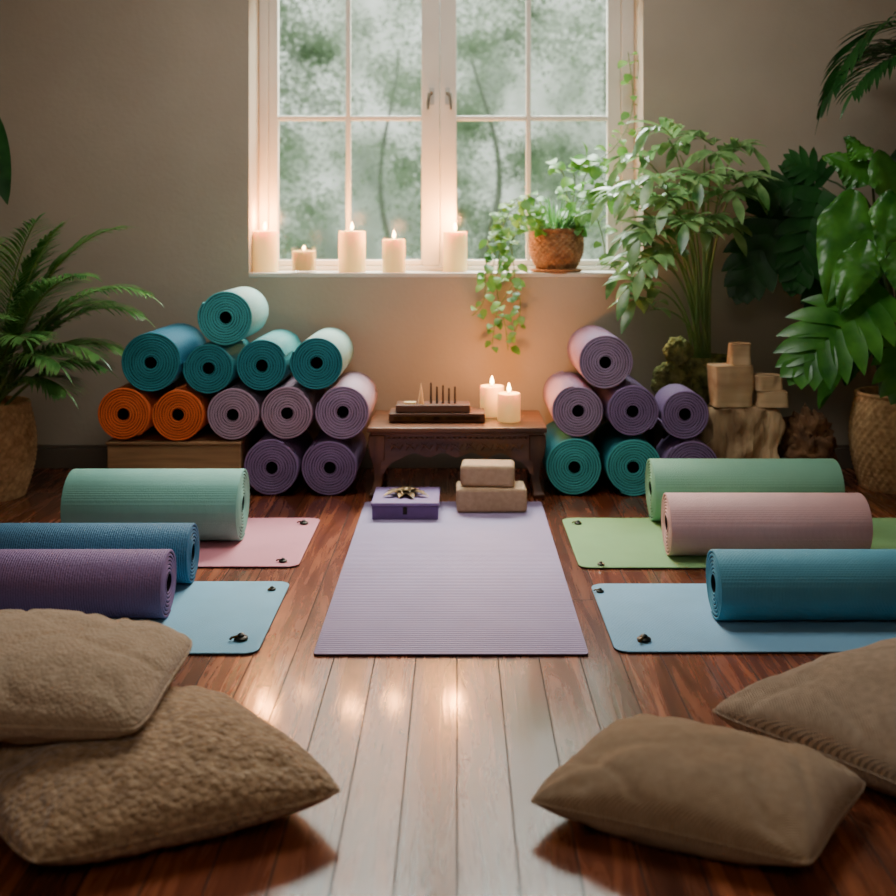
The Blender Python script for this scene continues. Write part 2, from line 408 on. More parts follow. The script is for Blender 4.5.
stackroll(.858,.310,.095,PUR,'purple rolled yoga mat at the end of the row',L=.2,g=GR)
stackroll(.5585,.505,.106,LIL,'mauve rolled yoga mat on top of the stack',g=GR,c2=(146,118,152))

# crate
M_crate=woodmat('crate_wood',lin((100,70,44)),lin((168,128,86)),'x',rough=.6)
e=empty('wooden_crate',(-1.07,4.32,0),'plain wooden crate holding up rolled mats','crate')
b=B(); b.box(-1.317,-.815,4.14,4.56,.012,.195); mk('crate_body',b,M_crate,e.location,e,bev=.005)
b=B(); b.box(-1.322,-.812,4.135,4.565,.195,.206); mk('crate_lid',b,M_crate,e.location,e,bev=.003)
for xx in(-1.3,-.86):
    b=B(); b.box(xx,xx+.03,4.16,4.54,0,.012); mk('crate_foot',b,M_crate,e.location,e)

# ---------------------------------------------------------------- low table
M_tab=woodmat('dark_table_wood',lin((62,35,22)),lin((122,76,46)),'x',rough=.35,coat=.2)
M_tabz=woodmat('dark_leg_wood',lin((56,32,20)),lin((108,66,41)),'z',rough=.38)
ta,tb,tc0,tc1=-.335,.335,4.09,4.50; TH=.268
tab=empty('low_table',(0,4.3,0),'low dark carved wooden altar table against the wall','table')
b=B(); b.box(ta,tb,tc0,tc1,TH-.018,TH); b.box(ta+.012,tb-.012,tc0+.012,tc1-.012,TH-.03,TH-.018)
mk('table_top',b,M_tab,tab.location,tab,bev=.004)
def apron(xa,xb,y0,y1):
    b=B(); top=TH-.03; pts=[(xa,top),(xa,top-.15)]
    n=48
    for i in range(n+1):
        t=i/n; x=xa+.012+(xb-xa-.024)*t
        u=abs(2*t-1)
        z=top-.075-.07*u**8-.009*math.cos(u*pi*5)*(1-u**6)
        pts.append((x,z))
    pts+= [(xb,top-.15),(xb,top)]
    pts.reverse()
    b.poly(pts,y0,y1)
    for i in range(26):
        x=xa+.03+(xb-xa-.06)*i/25
        b.lathe([(.002,-.005),(.008,-.002),(.008,.002),(.002,.005)],(x,y0-.001,top-.012),10)
    for i in range(9):
        x=xa+.06+(xb-xa-.12)*i/8
        b.tube([(x-.022,y0,top-.055),(x-.012,y0-.004,top-.036),(x,y0-.004,top-.046),(x+.012,y0-.004,top-.056),(x+.022,y0,top-.036)],.0042,6)
        b.tube([(x-.022,y0,top-.03),(x-.012,y0-.003,top-.05),(x+.004,y0-.003,top-.03)],.003,6)
    return b
mk('apron',apron(ta+.05,tb-.05,tc0+.02,tc0+.04),M_tab,tab.location,tab)
mk('apron',apron(ta+.05,tb-.05,tc1-.043,tc1-.025),M_tab,tab.location,tab)
for xx in(ta+.025,tb-.043):
    b=B(); b.box(xx,xx+.018,tc0+.05,tc1-.05,TH-.09,TH-.03); mk('side_rail',b,M_tab,tab.location,tab,bev=.002)
for sx in(-1,1):
    for sy in(-1,1):
        b=B(); cx=sx*(tb-.04); cy=(tc0+.045) if sy<0 else (tc1-.045)
        st=[(0,.010,.021),(.015,.012,.024),(.03,.008,.017),(.07,-.002,.017),(.12,-.002,.022),(.17,.004,.029),(.21,.006,.031),(TH-.03,.004,.031)]
        vs=[];fs=[]
        for z,o,h in st:
            xx=cx+sx*o; yy=cy+sy*o
            vs+=[(xx-h,yy-h,z),(xx+h,yy-h,z),(xx+h,yy+h,z),(xx-h,yy+h,z)]
        for j in range(len(st)-1):
            for i in range(4): k=(i+1)%4; fs.append((j*4+i,j*4+k,(j+1)*4+k,(j+1)*4+i))
        fs.append((3,2,1,0)); q=(len(st)-1)*4; fs.append((q,q+1,q+2,q+3))
        b.add(vs,fs); mk('leg',b,M_tabz,tab.location,tab,bev=.004)

# incense set on the table
M_wd=woodmat('incense_dark_wood',lin((60,36,23)),lin((104,65,40)),'x',rough=.4)
inc=empty('incense_holder',(-.09,4.26,TH),'dark wooden incense box with upright sticks and cones','incense holder')
b=B(); xa,xb=PX(389,4.2),PX(485,4.2)
b.box(xa,xb,4.19,4.33,TH+.004,TH+.036); b.box(xa+.01,xb-.01,4.2,4.32,TH,TH+.004)
mk('holder_base',b,M_wd,inc.location,inc,bev=.003)
b=B(); b.box(PX(396,4.22),PX(470,4.22),4.205,4.315,TH+.037,TH+.066); mk('upper_tray',b,M_wd,inc.location,inc,bev=.003)
b=B(); b.box(xa+.02,xb-.02,4.187,4.19,TH+.012,TH+.026); mk('brass_inlay',b,M_brass,inc.location,inc)
M_st=pmat('incense_stick',lin((38,24,18)),rough=.9)
for px,h in((431,.08),(437,.065),(443,.07),(449,.06),(455,.065)):
    b=B(); x=PX(px,4.25); b.tube([(x,4.25,TH+.06),(x,4.25,TH+.066+h)],[.0045,.0035],8); mk('incense_stick',b,M_st,inc.location,inc)
M_cone=pmat('pale_wood_cone',lin((225,190,140)),rough=.6,sss=.2)
b=B(); x=PX(421,4.24); b.lathe([(.012,0),(.012,.006),(.007,.04),(.001,.078)],(x,4.24,TH+.066),14); mk('incense_cone',b,M_cone,inc.location,inc)
b=B(); b.box(PX(404,4.23),PX(416,4.23),4.225,4.25,TH+.066,TH+.074); mk('match_box',b,M_cone,inc.location,inc,bev=.001)

# ---------------------------------------------------------------- candles
M_wax=pmat('glowing_cream_wax',lin((242,214,152)),rough=.5,sss=.5,emit=(1,.5,.13,1),es=.6)  # flame glow in the wax put in as even warm emission
M_wick=pmat('wick',lin((20,15,12)),rough=.9)
M_flame=pmat('flame',(1,.6,.2,1),emit=(1,.6,.22,1),es=45)
M_jar=clearglass('jar_glass',.22,(1,1,1,1),.1)
def candle(px,Y,zb,wpx,hpx,label='',jar=False,en=1.5):
    s=F/Y; x=PX(px,Y); r=wpx/2/s; h=hpx/s
    e=empty('tealight_jar' if jar else 'pillar_candle',(x,Y,zb),label,'candle',group='lit candles')
    if jar:
        b=B(); b.lathe([(r*.92,0),(r,.004),(r,h),(r*.96,h),(r*.96,.006),(r*.1,.005)],(x,Y,zb),28)
        mk('glass_jar',b,M_jar,e.location,e)
        r*=.94; h*=.8
        zb+=.007
    b=B(); seed=px
    b.lathe([(r*.97,0),(r,.003),(r,h*.5),(r*.995,h-.006),(r*.96,h-.001),(r*.9,h),(r*.8,h-.005),(r*.5,h-.009),(r*.1,h-.01)],(x,Y,zb),32,
            fn=lambda a,j,z:.0008*math.sin(a*3+seed)+.0005*math.sin(a*7+z*90))
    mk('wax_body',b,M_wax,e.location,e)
    b=B(); b.tube([(x,Y,zb+h-.012),(x,Y,zb+h),(x+.001,Y,zb+h+.007)],.0013,6); mk('wick',b,M_wick,e.location,e)
    b=B(); f=.036 if not jar else .02
    b.lathe([(.001,0),(.005,f*.12),(.0075,f*.3),(.0066,f*.5),(.004,f*.75),(.0005,f)],(x,Y,zb+h+.003),14); mk('flame',b,M_flame,e.location,e)
    ld=bpy.data.lights.new('candle_light','POINT'); ld.energy=en; ld.color=(1,.36,.09); ld.shadow_soft_size=.03
    lo=bpy.data.objects.new('candle_light',ld); lo.location=(0,-.0,h+(zb-e.location.z)+.055); COL.objects.link(lo); lo.parent=e
SZ=.8235
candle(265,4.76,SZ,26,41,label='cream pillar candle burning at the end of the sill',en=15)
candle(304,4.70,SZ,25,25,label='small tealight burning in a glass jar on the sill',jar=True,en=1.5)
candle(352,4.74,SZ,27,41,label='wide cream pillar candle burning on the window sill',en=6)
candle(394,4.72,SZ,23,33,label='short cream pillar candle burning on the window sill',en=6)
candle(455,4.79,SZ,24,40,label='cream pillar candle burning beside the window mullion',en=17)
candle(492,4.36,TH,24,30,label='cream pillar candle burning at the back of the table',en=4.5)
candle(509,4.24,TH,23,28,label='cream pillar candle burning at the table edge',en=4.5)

# ---------------------------------------------------------------- purple box, ornament, blocks
M_pbox=pmat('purple_card',lin((92,66,114)),lin((104,76,126)),rough=.5,scale=20,bumps=[('noise',200,.0004)])
M_plid=pmat('purple_lid',lin((120,96,140)),lin((130,106,150)),rough=.5,scale=20)
mz=.0075
xa,xb=PX(371,3.78),PX(439,3.78)
bx=empty('gift_box',((xa+xb)/2,3.9,mz),'flat purple keepsake box with lighter lid on the lilac mat','box')
b=B(); b.box(xa+.003,xb-.003,3.784,4.015,mz,mz+.045); mk('box_body',b,M_pbox,bx.location,bx,bev=.002)
b=B(); b.box(xa,xb,3.78,4.02,mz+.046,mz+.058); mk('box_lid',b,M_plid,bx.location,bx,bev=.003)
b=B(); b.box((xa+xb)/2-.007,(xa+xb)/2+.007,3.780,3.784,mz+.018,mz+.044); mk('clasp',b,M_dark,bx.location,bx,bev=.001)
ox,oy,oz=PX(406,3.9),3.9,mz+.0585
b=B()
for k in range(9):
    a=2*pi*k/9+.2
    b.leaf((ox+.008*math.cos(a),oy+.008*math.sin(a),oz+.006),(math.cos(a),math.sin(a),.28),(0,0,1),.06+.014*(k%3),.03,.8,seg=5,fold=.3)
for k in range(6):
    a=2*pi*k/6
    b.leaf((ox,oy,oz+.01),(math.cos(a),math.sin(a),.6),(0,0,1),.035,.022,1.0,seg=4,fold=.3)
b.lathe([(.02,0),(.022,.004),(.012,.010),(.012,.016),(.006,.02),(.001,.022)],(ox,oy,oz),16)
for k in range(3):
    a=k*2.1; b.tube([(ox,oy,oz+.008),(ox+.03*math.cos(a),oy+.03*math.sin(a),oz+.018),(ox+.07*math.cos(a+.4),oy+.05*math.sin(a+.4),oz+.006)],[.003,.003,.002],6)
mk('metal_flower_ornament',b,[M_brass],(ox,oy,oz),label='dark brass lotus flower ornament on the purple box',category='ornament')

M_cork=pmat('cork_block',lin((166,134,102)),lin((182,152,120)),rough=.8,scale=60,bumps=[('noise',220,.0006)])
def block(cx,cy,cz,sx,sy,sz,rz,mat,label,name='yoga_block',cat='yoga block',group=None,bev=.016,rugged=0,seed=0):
    b=B()
    if rugged:
        n=16
        vs={}
        def vert(i,j,k):
            key=(i,j,k)
            if key in vs: return vs[key]
            u,v,w=i/n,j/n,k/n
            p=Vector(((u-.5)*sx,(v-.5)*sy,w*sz))
            cr_=(abs(u-.5)*2)**6*(abs(v-.5)*2)**6
            p.x*=1-.1*cr_; p.y*=1-.1*cr_
            nn=noise.noise(Vector((p.x*14+seed,p.y*14,p.z*10)))*rugged+noise.noise(Vector((p.x*40+seed,p.y*40,p.z*12)))*rugged*.4
            h=Vector((p.x,p.y,0))
            q=p+h.normalized()*nn if h.length>.01 else p
            tw=(abs(u-.5)*2)**4+(abs(v-.5)*2)**4
            if k==n: q.z=sz-abs(nn)*.15-rugged*.25*min(1,tw*.5)
            vs[key]=len(b.v); b.v.append(q); return vs[key]
        for i in range(n):
            for j in range(n):
                b.f.append((vert(i,j,n),vert(i+1,j,n),vert(i+1,j+1,n),vert(i,j+1,n)))
                b.f.append((vert(i,j+1,0),vert(i+1,j+1,0),vert(i+1,j,0),vert(i,j,0)))
                b.f.append((vert(i,0,j),vert(i+1,0,j),vert(i+1,0,j+1),vert(i,0,j+1)))
                b.f.append((vert(i,n,j+1),vert(i+1,n,j+1),vert(i+1,n,j),vert(i,n,j)))
                b.f.append((vert(0,i,j+1),vert(0,i+1,j+1),vert(0,i+1,j),vert(0,i,j)))
                b.f.append((vert(n,i,j),vert(n,i+1,j),vert(n,i+1,j+1),vert(n,i,j+1)))
        b.m=[0]*len(b.f)
    else: b.box(-sx/2,sx/2,-sy/2,sy/2,0,sz)
    o=mk(name,b,mat,(0,0,0),bev=bev,label=label,category=cat,group=group,bseg=4); o.location=(cx,cy,cz); o.rotation_euler=(0,0,rz); return o
block(PX(491,3.93),3.94,mz,.248,.14,.084,.02,M_cork,'large tan yoga block on the lilac mat',group='tan yoga blocks',bev=.011)
block(PX(488,3.93),3.95,mz+.0845,.192,.12,.078,-.06,M_cork,'smaller tan yoga block stacked on another block',group='tan yoga blocks',bev=.015)

def weight(px,py,sc=1.0,rz=0):
    Y=F/(py-231)*.993; x=PX(px,Y)
    b=B()
    b.lathe([(.014,0),(.018,.003),(.018,.008),(.014,.012),(.009,.013),(.009,.018),(.004,.022),(.0005,.023)],(0,0,0),18)
    b.tube([(-.006,0,.014),(-.024,0,.012),(-.028,0,.006)],.004,6,1)
    o=mk('mat_weight',b,[M_dark,M_brass],label='small dark metal ornament weighing down a mat corner',category='weight',group='mat corner weights')
    o.location=(x,Y,.0072); o.scale=(sc,sc,sc*.8); o.rotation_euler=(0,0,rz)
weight(241,640,.95,.4); weight(644,641,.95,1); weight(304,524,.8); weight(283,562,.7); weight(578,524,.7); weight(601,565,.6,2); weight(272,590,.6,1); weight(600,592,.6)

# ---------------------------------------------------------------- cushions
def fabric(name,c,c2,kind):
    if kind=='linen': bm=[('wx',(95,95,95),.0011),('wy',(95,95,95),.0011),('noise',14,.004)]
    elif kind=='knit': bm=[('voronoi',85,.006),('noise',70,.004),('noise',200,.002)]
    elif kind=='boucle': bm=[('voronoi',150,.0028),('noise',12,.005)]
    else: bm=[('wx',(75,75,75),.002),('wy',(95,95,95),.0016),('noise',10,.004)]
    return pmat(name,lin(c),lin(c2),rough=.9,scale=60,bumps=bm,spec=.1,sheen=.3)
def pillow(corners,T,mat,label,support=None,seed=0,pinch=.07,N=100,lump=.004,expo=.42,rnd_=.12,seam=None,crease=.012,gapz=.003):
    c=[Vector(q) for q in corners]
    org=sum(c,Vector())/4; org.z=0
    def pt(a,b_,sgn):
        aa=a*(1-pinch*(1-b_*b_)); bb=b_*(1-pinch*(1-a*a))
        aa,bb=aa*math.sqrt(1-rnd_*b_**6),bb*math.sqrt(1-rnd_*a**6)
        u=(aa+1)/2; v=(bb+1)/2
        p=c[0]*(1-u)*(1-v)+c[1]*u*(1-v)+c[2]*u*v+c[3]*(1-u)*v
        k=max(0,(1-a*a)*(1-b_*b_))
        h=T*k**expo
        w=noise.noise(Vector((p.x*9+seed,p.y*9,seed)))*.5+noise.noise(Vector((p.x*22,p.y*22+seed,seed)))*.2
        h+= lump*5*w*min(1,k*3)
        n1=noise.noise(Vector((p.x*4.2+seed*1.7,p.y*4.2-seed,seed*.3)))
        n2=noise.noise(Vector((p.x*7+seed,p.y*5+seed,3.1)))
        edge_=1-.7*min(1,k*1.3)
        h-=crease*edge_*math.exp(-(n1/.09)**2)*min(1,k*7)
        h-=crease*.7*edge_*math.exp(-(n2/.08)**2)*min(1,k*7)
        ca=min(abs(a),1); cb=min(abs(b_),1); an=math.atan2(1-cb+1e-4,1-ca+1e-4)
        dist=math.hypot(1-ca,1-cb)
        h+=.006*math.sin(an*9+seed)*math.exp(-dist*2.8)*min(1,k*6)
        z=p.z+sgn*h*(1 if sgn>0 else .8)
        lo=.003
        if support is not None:
            hit=support.ray_cast(Vector((p.x,p.y,2)),Vector((0,0,-1)))
            if hit[0] is not None: lo=hit[0].z+gapz
        if sgn<=0: z=max(z,lo)
        else: z=max(z,lo+.004+.3*h)
        return Vector((p.x,p.y,z))
    b=B(); idx={};vs=[]
    ts=[math.sin(pi/2*(2*i/N-1)) for i in range(N+1)]
    for i in range(N+1):
        for j in range(N+1):
            idx[(1,i,j)]=len(vs); vs.append(pt(ts[i],ts[j],1))
    for i in range(N+1):
        for j in range(N+1):
            if i in(0,N) or j in(0,N): idx[(0,i,j)]=idx[(1,i,j)]
            else: idx[(0,i,j)]=len(vs); vs.append(pt(ts[i],ts[j],-1))
    fs=[]
    for i in range(N):
        for j in range(N):
            fs.append((idx[1,i,j],idx[1,i+1,j],idx[1,i+1,j+1],idx[1,i,j+1]))
            fs.append((idx[0,i,j+1],idx[0,i+1,j+1],idx[0,i+1,j],idx[0,i,j]))
    b.add(vs,fs)
    e=empty('cushion',org,label,'cushion',group='floor cushions')
    o=mk('cushion_cover',b,mat,org,e,sharp=180)
    ring=[(i,0) for i in range(N)]+[(N,j) for j in range(N)]+[(N-i,N) for i in range(N)]+[(0,N-j) for j in range(N)]+[(0,0)]
    sb=B(); sb.tube([vs[idx[1,i,j]] for i,j in ring],.0032,6)
    mk('piping',sb,seam or mat,org,e)
    return BVHTree.FromPolygons([tuple(v) for v in vs],fs)
F1=fabric('boucle_tan',(142,112,82),(192,160,124),'knit')
F2=fabric('soft_beige',(168,144,116),(188,162,134),'boucle')
F3=fabric('linen_brown',(172,142,108),(186,156,122),'linen')
F4=fabric('ribbed_beige',(170,144,116),(194,168,140),'rib')
t1=pillow([(-.64,1.635,.05),(-.17,1.84,.06),(-.50,2.25,.06),(-1.0,2.04,.06)],.092,F1,'chunky boucle tan cushion lying flat on the floor',seed=1,lump=.004,pinch=.04,crease=.005,rnd_=.14,expo=.42)
pillow([(-1.03,1.80,.195),(-.525,1.83,.165),(-.515,2.2,.185),(-1.03,2.26,.19)],.088,F2,'soft beige cushion resting on the boucle cushion',support=t1,seed=4,pinch=.03,lump=.003,expo=.40,rnd_=.12,crease=.013,gapz=.008)
t3=pillow([(.11,1.84,.045),(.535,1.65,.045),(.715,1.895,.05),(.31,2.11,.055)],.090,F3,'smooth brown linen cushion lying on the floor',seed=8,pinch=.05,crease=.009,lump=.003,rnd_=.10,expo=.42)
pillow([(.485,2.18,.05),(.825,1.80,.05),(1.30,2.05,.11),(1.0,2.42,.075)],.108,F4,'beige ribbed cushion slumped beside linen cushion',seed=12,support=t3,pinch=.04,crease=.008,lump=.003,expo=.40,rnd_=.1)

# ---------------------------------------------------------------- pots and plants
M_bask=pmat('woven_basket',lin((160,122,80)),lin((212,172,124)),rough=.8,scale=40)
M_bask2=pmat('dark_woven_basket',lin((110,76,50)),lin((166,124,84)),rough=.8,scale=40)
M_soil=pmat('soil',lin((36,26,18)),lin((60,44,30)),rough=1,scale=60,bumps=[('noise',80,.01)])
def basket(c,rb,rm,rt,h,rows=20,K=34):
    b=B(); prof=[];n=rows*3
    for j in range(n+1):
        t=j/n
        r=(rb+(rm-rb)*math.sin(min(1,t/.55)*pi/2) if t<.55 else rm+(rt-rm)*(1-math.cos((t-.55)/.45*pi/2)))
        prof.append((r,h*t))
    def fn(a,j,z):
        row=(j//3); ph=(j%3)/3
        return .0045*math.sin(a*K+pi*row)*math.sin(pi*(ph*.8+.1))+.0025*math.sin(pi*(ph+.15))
    b.lathe(prof,c,K*4,fn=fn)
    b.f=b.f[:-1]; b.m=b.m[:-1]
    b.lathe([(rt-.008,h-.02),(rt+.006,h-.008),(rt+.008,h+.002),(rt+.002,h+.008),(rt-.008,h+.006),(rt-.014,h-.01),(rt-.016,h-.04)],c,48)
    b.f=b.f[:-1]; b.m=b.m[:-1]
    return b
def soil(c,r,z):
    b=B(); b.lathe([(r*.9,z-.01),(r,z-.004),(r*.8,z+.004),(r*.3,z+.008),(.001,z+.008)],c,28); return b
def soft(b,lim=4.5,room=.11):
    for v in b.v:
        if v.y>lim: v.y=lim+room*(1-math.exp(-(v.y-lim)/.3))
def curve(p,d,L,droop,n=14,wob=0,rnd=random):
    p=Vector(p); d=Vector(d).normalized(); pts=[p.copy()];ds=[d.copy()]
    for i in range(n):
        p=p+d*(L/n); d=(d+Vector((rnd.uniform(-wob,wob),rnd.uniform(-wob,wob),-droop/n*(.4+1.4*i/n)))).normalized()
        pts.append(p.copy()); ds.append(d.copy())
    return pts,ds
def frond(bs,bl,p,az,el,L,droop,n=22,ll=.22,lw=.018,start=.22,rnd=random,spread=.9,ld=.9):
    d=(math.cos(az)*math.cos(el),math.sin(az)*math.cos(el),math.sin(el))
    pts,ds=curve(p,d,L,droop,24)
    bs.tube(pts,[.006*(1-.8*i/24)+.001 for i in range(25)],6)
    for k in range(n):
        t=start+(1-start)*k/(n-1); f=t*24; i=min(23,int(f)); q=pts[i].lerp(pts[i+1],f-i); tn=ds[i]
        side=tn.cross(Vector((0,0,1)))
        if side.length<.1: side=Vector((math.sin(az),-math.cos(az),0))
        side.normalize()
        ln=ll*(math.sin(pi*(.18+.75*(t-start)/(1-start))))**.8
        for sg in(-1,1):
            dd=side*sg*spread+tn*(.55+.5*t)+Vector((0,0,.22+rnd.uniform(-.14,.14)))
            bl.leaf(q,dd,(0,0,1),ln*rnd.uniform(.85,1.1),lw*rnd.uniform(.85,1.15),ld,seg=5,fold=.25,tipw=.75)
    bl.leaf(pts[-1],ds[-1],(0,0,1),ll*.5,lw,.6,seg=4)
G_palm=leafmat('palm_leaf_green',lin((42,104,46)),lin((128,178,98)),rough=.3)
G_dark=leafmat('dark_leaf_green',lin((18,58,24)),lin((44,98,42)),spec=.4,rough=.35)
G_brt=leafmat('bright_leaf_green',lin((30,96,26)),lin((92,160,58)),spec=.5,rough=.28,tf=.4)
G_gry=leafmat('silver_green_leaf',lin((44,104,42)),lin((160,198,128)),rough=.28,spec=.6,tf=.4)
G_ivy=leafmat('ivy_leaf_green',lin((58,124,46)),lin((138,188,88)),tf=.45)
M_stem=pmat('green_stem',lin((88,122,60)),lin((120,140,76)),rough=.5)
M_stemd=pmat('dark_stem',lin((50,72,42)),lin((74,96,52)),rough=.5)

# palm beside the left stack
rnd=random.Random(21)
c=(-1.76,4.15,0)
pl=empty('potted_palm',c,'bushy green areca palm in a woven basket pot','potted plant')
mk('basket_pot',basket(c,.12,.16,.135,.35),M_bask,c,pl); mk('soil',soil(c,.12,.32),M_soil,c,pl)
bs=B();bl=B()
spec=[(-.1,1.12,.84,1.75),(.15,1.3,.88,1.7),(-.5,1.2,.78,1.6),(-.25,1.0,.58,1.7),(-.9,1.05,.6,1.5),(.35,1.15,.66,1.5),(0,.85,.44,1.3),(-.1,1.4,.74,1.3),
      (1.9,1.25,.8,1.1),(2.8,1.15,.75,1.1),(3.4,1.0,.6,1.2),(4.1,1.0,.6,1.4),(4.8,1.15,.5,1.3),(-.7,1.38,.78,1.5),(-1.9,1.2,.6,1.4),(.05,1.1,.72,1.8),(-.35,1.3,.72,1.8),(-.4,.8,.42,1.5),(.5,1.4,.8,1.4),
      (-.6,.95,.55,1.6),(.2,.95,.6,1.6),(-1.2,1.2,.6,1.6)]
for az,el,Ln,dr in spec:
    p=(c[0]+.04*math.cos(az)*rnd.random(),c[1]+.04*math.sin(az),.32)
    frond(bs,bl,p,az,el,Ln*rnd.uniform(.92,1.0),dr,n=42,ll=.19,lw=.0105,start=.32,rnd=rnd)
pts=[(c[0],c[1],.32),(c[0]-.06,c[1],.9),(c[0]-.07,c[1]-.02,1.3),(c[0]-.05,c[1]-.04,1.48),(c[0]-.03,c[1]-.05,1.49)]
bs.tube(pts,[.007,.006,.005,.004,.003],7)
bl.leaf(pts[-1],(.26,-.1,-.6),(.2,-.8,.3),.42,.12,.5,seg=10,fold=.12,mi=1,tipw=.7)
soft(bs);soft(bl)
mk('stems',bs,M_stem,c,pl); mk('foliage',bl,[G_palm,G_dark],c,pl)

# plant stand, mossy planter
M_std=woodmat('stand_wood',lin((60,42,28)),lin((104,76,52)),'x',rough=.6)
sx0,sx1=.78,1.12
e=empty('plant_stand',((sx0+sx1)/2,4.5,0),'low dark wooden plant stand behind rolled mats','plant stand')
b=B(); b.box(sx0,sx1,4.385,4.618,.27,.3); mk('stand_top',b,M_std,e.location,e,bev=.004)
for x in(sx0+.01,sx1-.04):
    for y in(4.39,4.58):
        b=B(); b.box(x,x+.03,y,y+.03,0,.27); mk('leg',b,M_std,e.location,e,bev=.003)
c=(1.005,4.51,.3)
pl=empty('potted_umbrella_plant',c,'tall leafy plant with feathery silvery green leaves in mossy planter','potted plant')
M_moss=pmat('moss',lin((64,72,32)),lin((150,150,86)),rough=1,scale=30,bumps=[('noise',90,.006),('voronoi',90,.004)],detail=6)
b=B()
prof=[(.06+.045*math.sin(min(1,j/16)*pi*.62),.19*j/20) for j in range(21)]+[(.085,.185),(.075,.165)]
b.lathe(prof,c,64,fn=lambda a,j,z:.02*noise.noise(Vector((math.cos(a)*2.2,math.sin(a)*2.2,z*14)))+.008*noise.noise(Vector((math.cos(a)*6,math.sin(a)*6,z*45)))-.004)
mk('mossy_pot',b,M_moss,c,pl); mk('soil',soil(c,.085,.165),M_soil,c,pl)
def mossrock(c,rx,ry,rz,seed,mat,name,label,cat,amp=1.0):
    b=B();n=40;m=56;vs=[];fs=[]
    for j in range(n+1):
        th=pi*j/n
        for i in range(m):
            ph=2*pi*i/m
            d=Vector((math.sin(th)*math.cos(ph),math.sin(th)*math.sin(ph),math.cos(th)))
            k=1+.2*noise.noise(d*1.8+Vector((seed,0,0)))+.16*amp*noise.noise(d*5+Vector((0,seed,0)))+.1*amp*noise.noise(d*14)
            vs.append((c[0]+d.x*rx*k,c[1]+d.y*ry*k,max(c[2],c[2]+rz+d.z*rz*k)))
    for j in range(n):
        for i in range(m):
            q=(i+1)%m; fs.append((j*m+i,(j+1)*m+i,(j+1)*m+q,j*m+q))
    b.add(vs,fs)
    return mk(name,b,mat,c,label=label,category=cat,sharp=180)
mossrock((.865,4.435,.3),.085,.05,.09,3,M_moss,'moss_ball','rounded mossy clump on the plant stand','moss',.6)
mossrock((.89,4.425,.463),.056,.042,.055,8,M_moss,'moss_ball','small mossy clump leaning against the planter','moss',.6)
bs=B();bl=B(); rnd=random.Random(5)
tg=[(632,205,4.35),(645,160,4.45),(668,138,4.4),(705,145,4.5),(732,158,4.4),(738,185,4.3),(652,235,4.2),(645,290,4.2),(665,190,4.2),(700,180,4.2),(722,205,4.3),(655,262,4.15),(690,235,4.15),(720,235,4.4),(640,245,4.4),(680,155,4.5),(712,160,4.35),(655,205,4.5),
    (675,210,4.2),(646,190,4.3),(690,200,4.45),(705,225,4.25),(670,255,4.3),(650,310,4.25),(636,270,4.3),(725,180,4.45),(660,225,4.35)]
def finger(t): return min(1,.35+t*1.6)*(1-max(0,(t-.5)/.5)**1.6)
for px,py,Y in tg:
    end=Vector((PX(px,Y),Y,PZ(py,Y)))
    st=Vector((c[0]+rnd.uniform(-.04,.04),c[1]+rnd.uniform(-.03,.03),c[2]+.17))
    mid=Vector((c[0]*.7+end.x*.3,c[1]*.6+end.y*.4,st.z+(end.z-st.z)*.8+.06))
    pts=[]
    for i in range(13):
        t=i/12; pts.append(st*(1-t)**2+mid*2*t*(1-t)+end*t*t)
    bs.tube(pts,[.0055*(1-.55*i/12) for i in range(13)],6)
    out=(end-mid); out.z=0
    if out.length<.02: out=Vector((-1,-.4,0))
    out.normalize()
    rp,rd=curve(end-out*.03,out+Vector((0,0,rnd.uniform(.3,1.0))),rnd.uniform(.11,.16),1.8,6)
    bs.tube(rp,.0022,5)
    for k in range(6):
        tn=rd[k]; side=tn.cross(Vector((0,0,1))).normalized()
        ln=.125*math.sin(pi*(.25+.65*k/5))+.03
        for sg in(-1,1):
            dd=side*sg*rnd.uniform(.7,1.0)+tn*(.35+.12*k)+Vector((0,0,.25+rnd.uniform(-.3,.4)))
            bl.leaf(rp[k],dd,(rnd.uniform(-.3,.3),-.3,1),ln*rnd.uniform(.8,1.25),rnd.uniform(.034,.048),rnd.uniform(.7,1.6),seg=7,fold=.2,prof=finger)
    bl.leaf(rp[-1],rd[-1],(0,-.3,1),.14,.044,.6,seg=6,prof=finger)
soft(bs);soft(bl)
mk('stems',bs,M_stem,c,pl); mk('foliage',bl,G_gry,c,pl)

# wood block pile
M_blk=woodmat('pale_cut_wood',lin((168,132,94)),lin((222,190,148)),'x',rough=.8,scale=.5)
M_blk3=pmat('rough_log_wood',lin((112,78,50)),lin((224,190,146)),rough=.85,scale=9,stretch=(1,1,.35),bumps=[('noise',(50,50,14),.012)],detail=6)
M_blk2=pmat('weathered_stump',lin((62,40,26)),lin((136,96,62)),rough=.9,scale=14,bumps=[('noise',30,.01)])
GW='pale wooden block pile'
Yb=4.24; sB=F/Yb
z1=.318; yc=Yb+.07
block(PX(741,Yb)+.02,yc,0,.275,.12,z1,.0,M_blk3,'large rough pale wooden block at the base of the pile','wooden_block','wooden block',GW,0,rugged=.045,seed=3)
h2=(410-368)/sB
block(PX(735,Yb),yc,z1-.001,.155,.11,h2,.12,M_blk,'cube of pale wood in the pile','wooden_block','wooden block',GW,.004,rugged=.012,seed=5)
block(PX(744,Yb),yc,z1-.002+h2,.085,.08,.085,-.1,M_blk,'small pale wooden cube on top of the pile','wooden_block','wooden block',GW,.004,rugged=.009,seed=7)
block(PX(768,Yb)+.025,yc,z1-.001,.115,.105,.062,-.08,M_blk,'flat pale wooden block in the pile','wooden_block','wooden block',GW,.004,rugged=.012,seed=9)
block(PX(767,Yb)+.02,yc,z1+.061,.105,.095,.06,.15,M_blk,'flat pale wooden block stacked in the pile','wooden_block','wooden block',GW,.004,rugged=.012,seed=11)
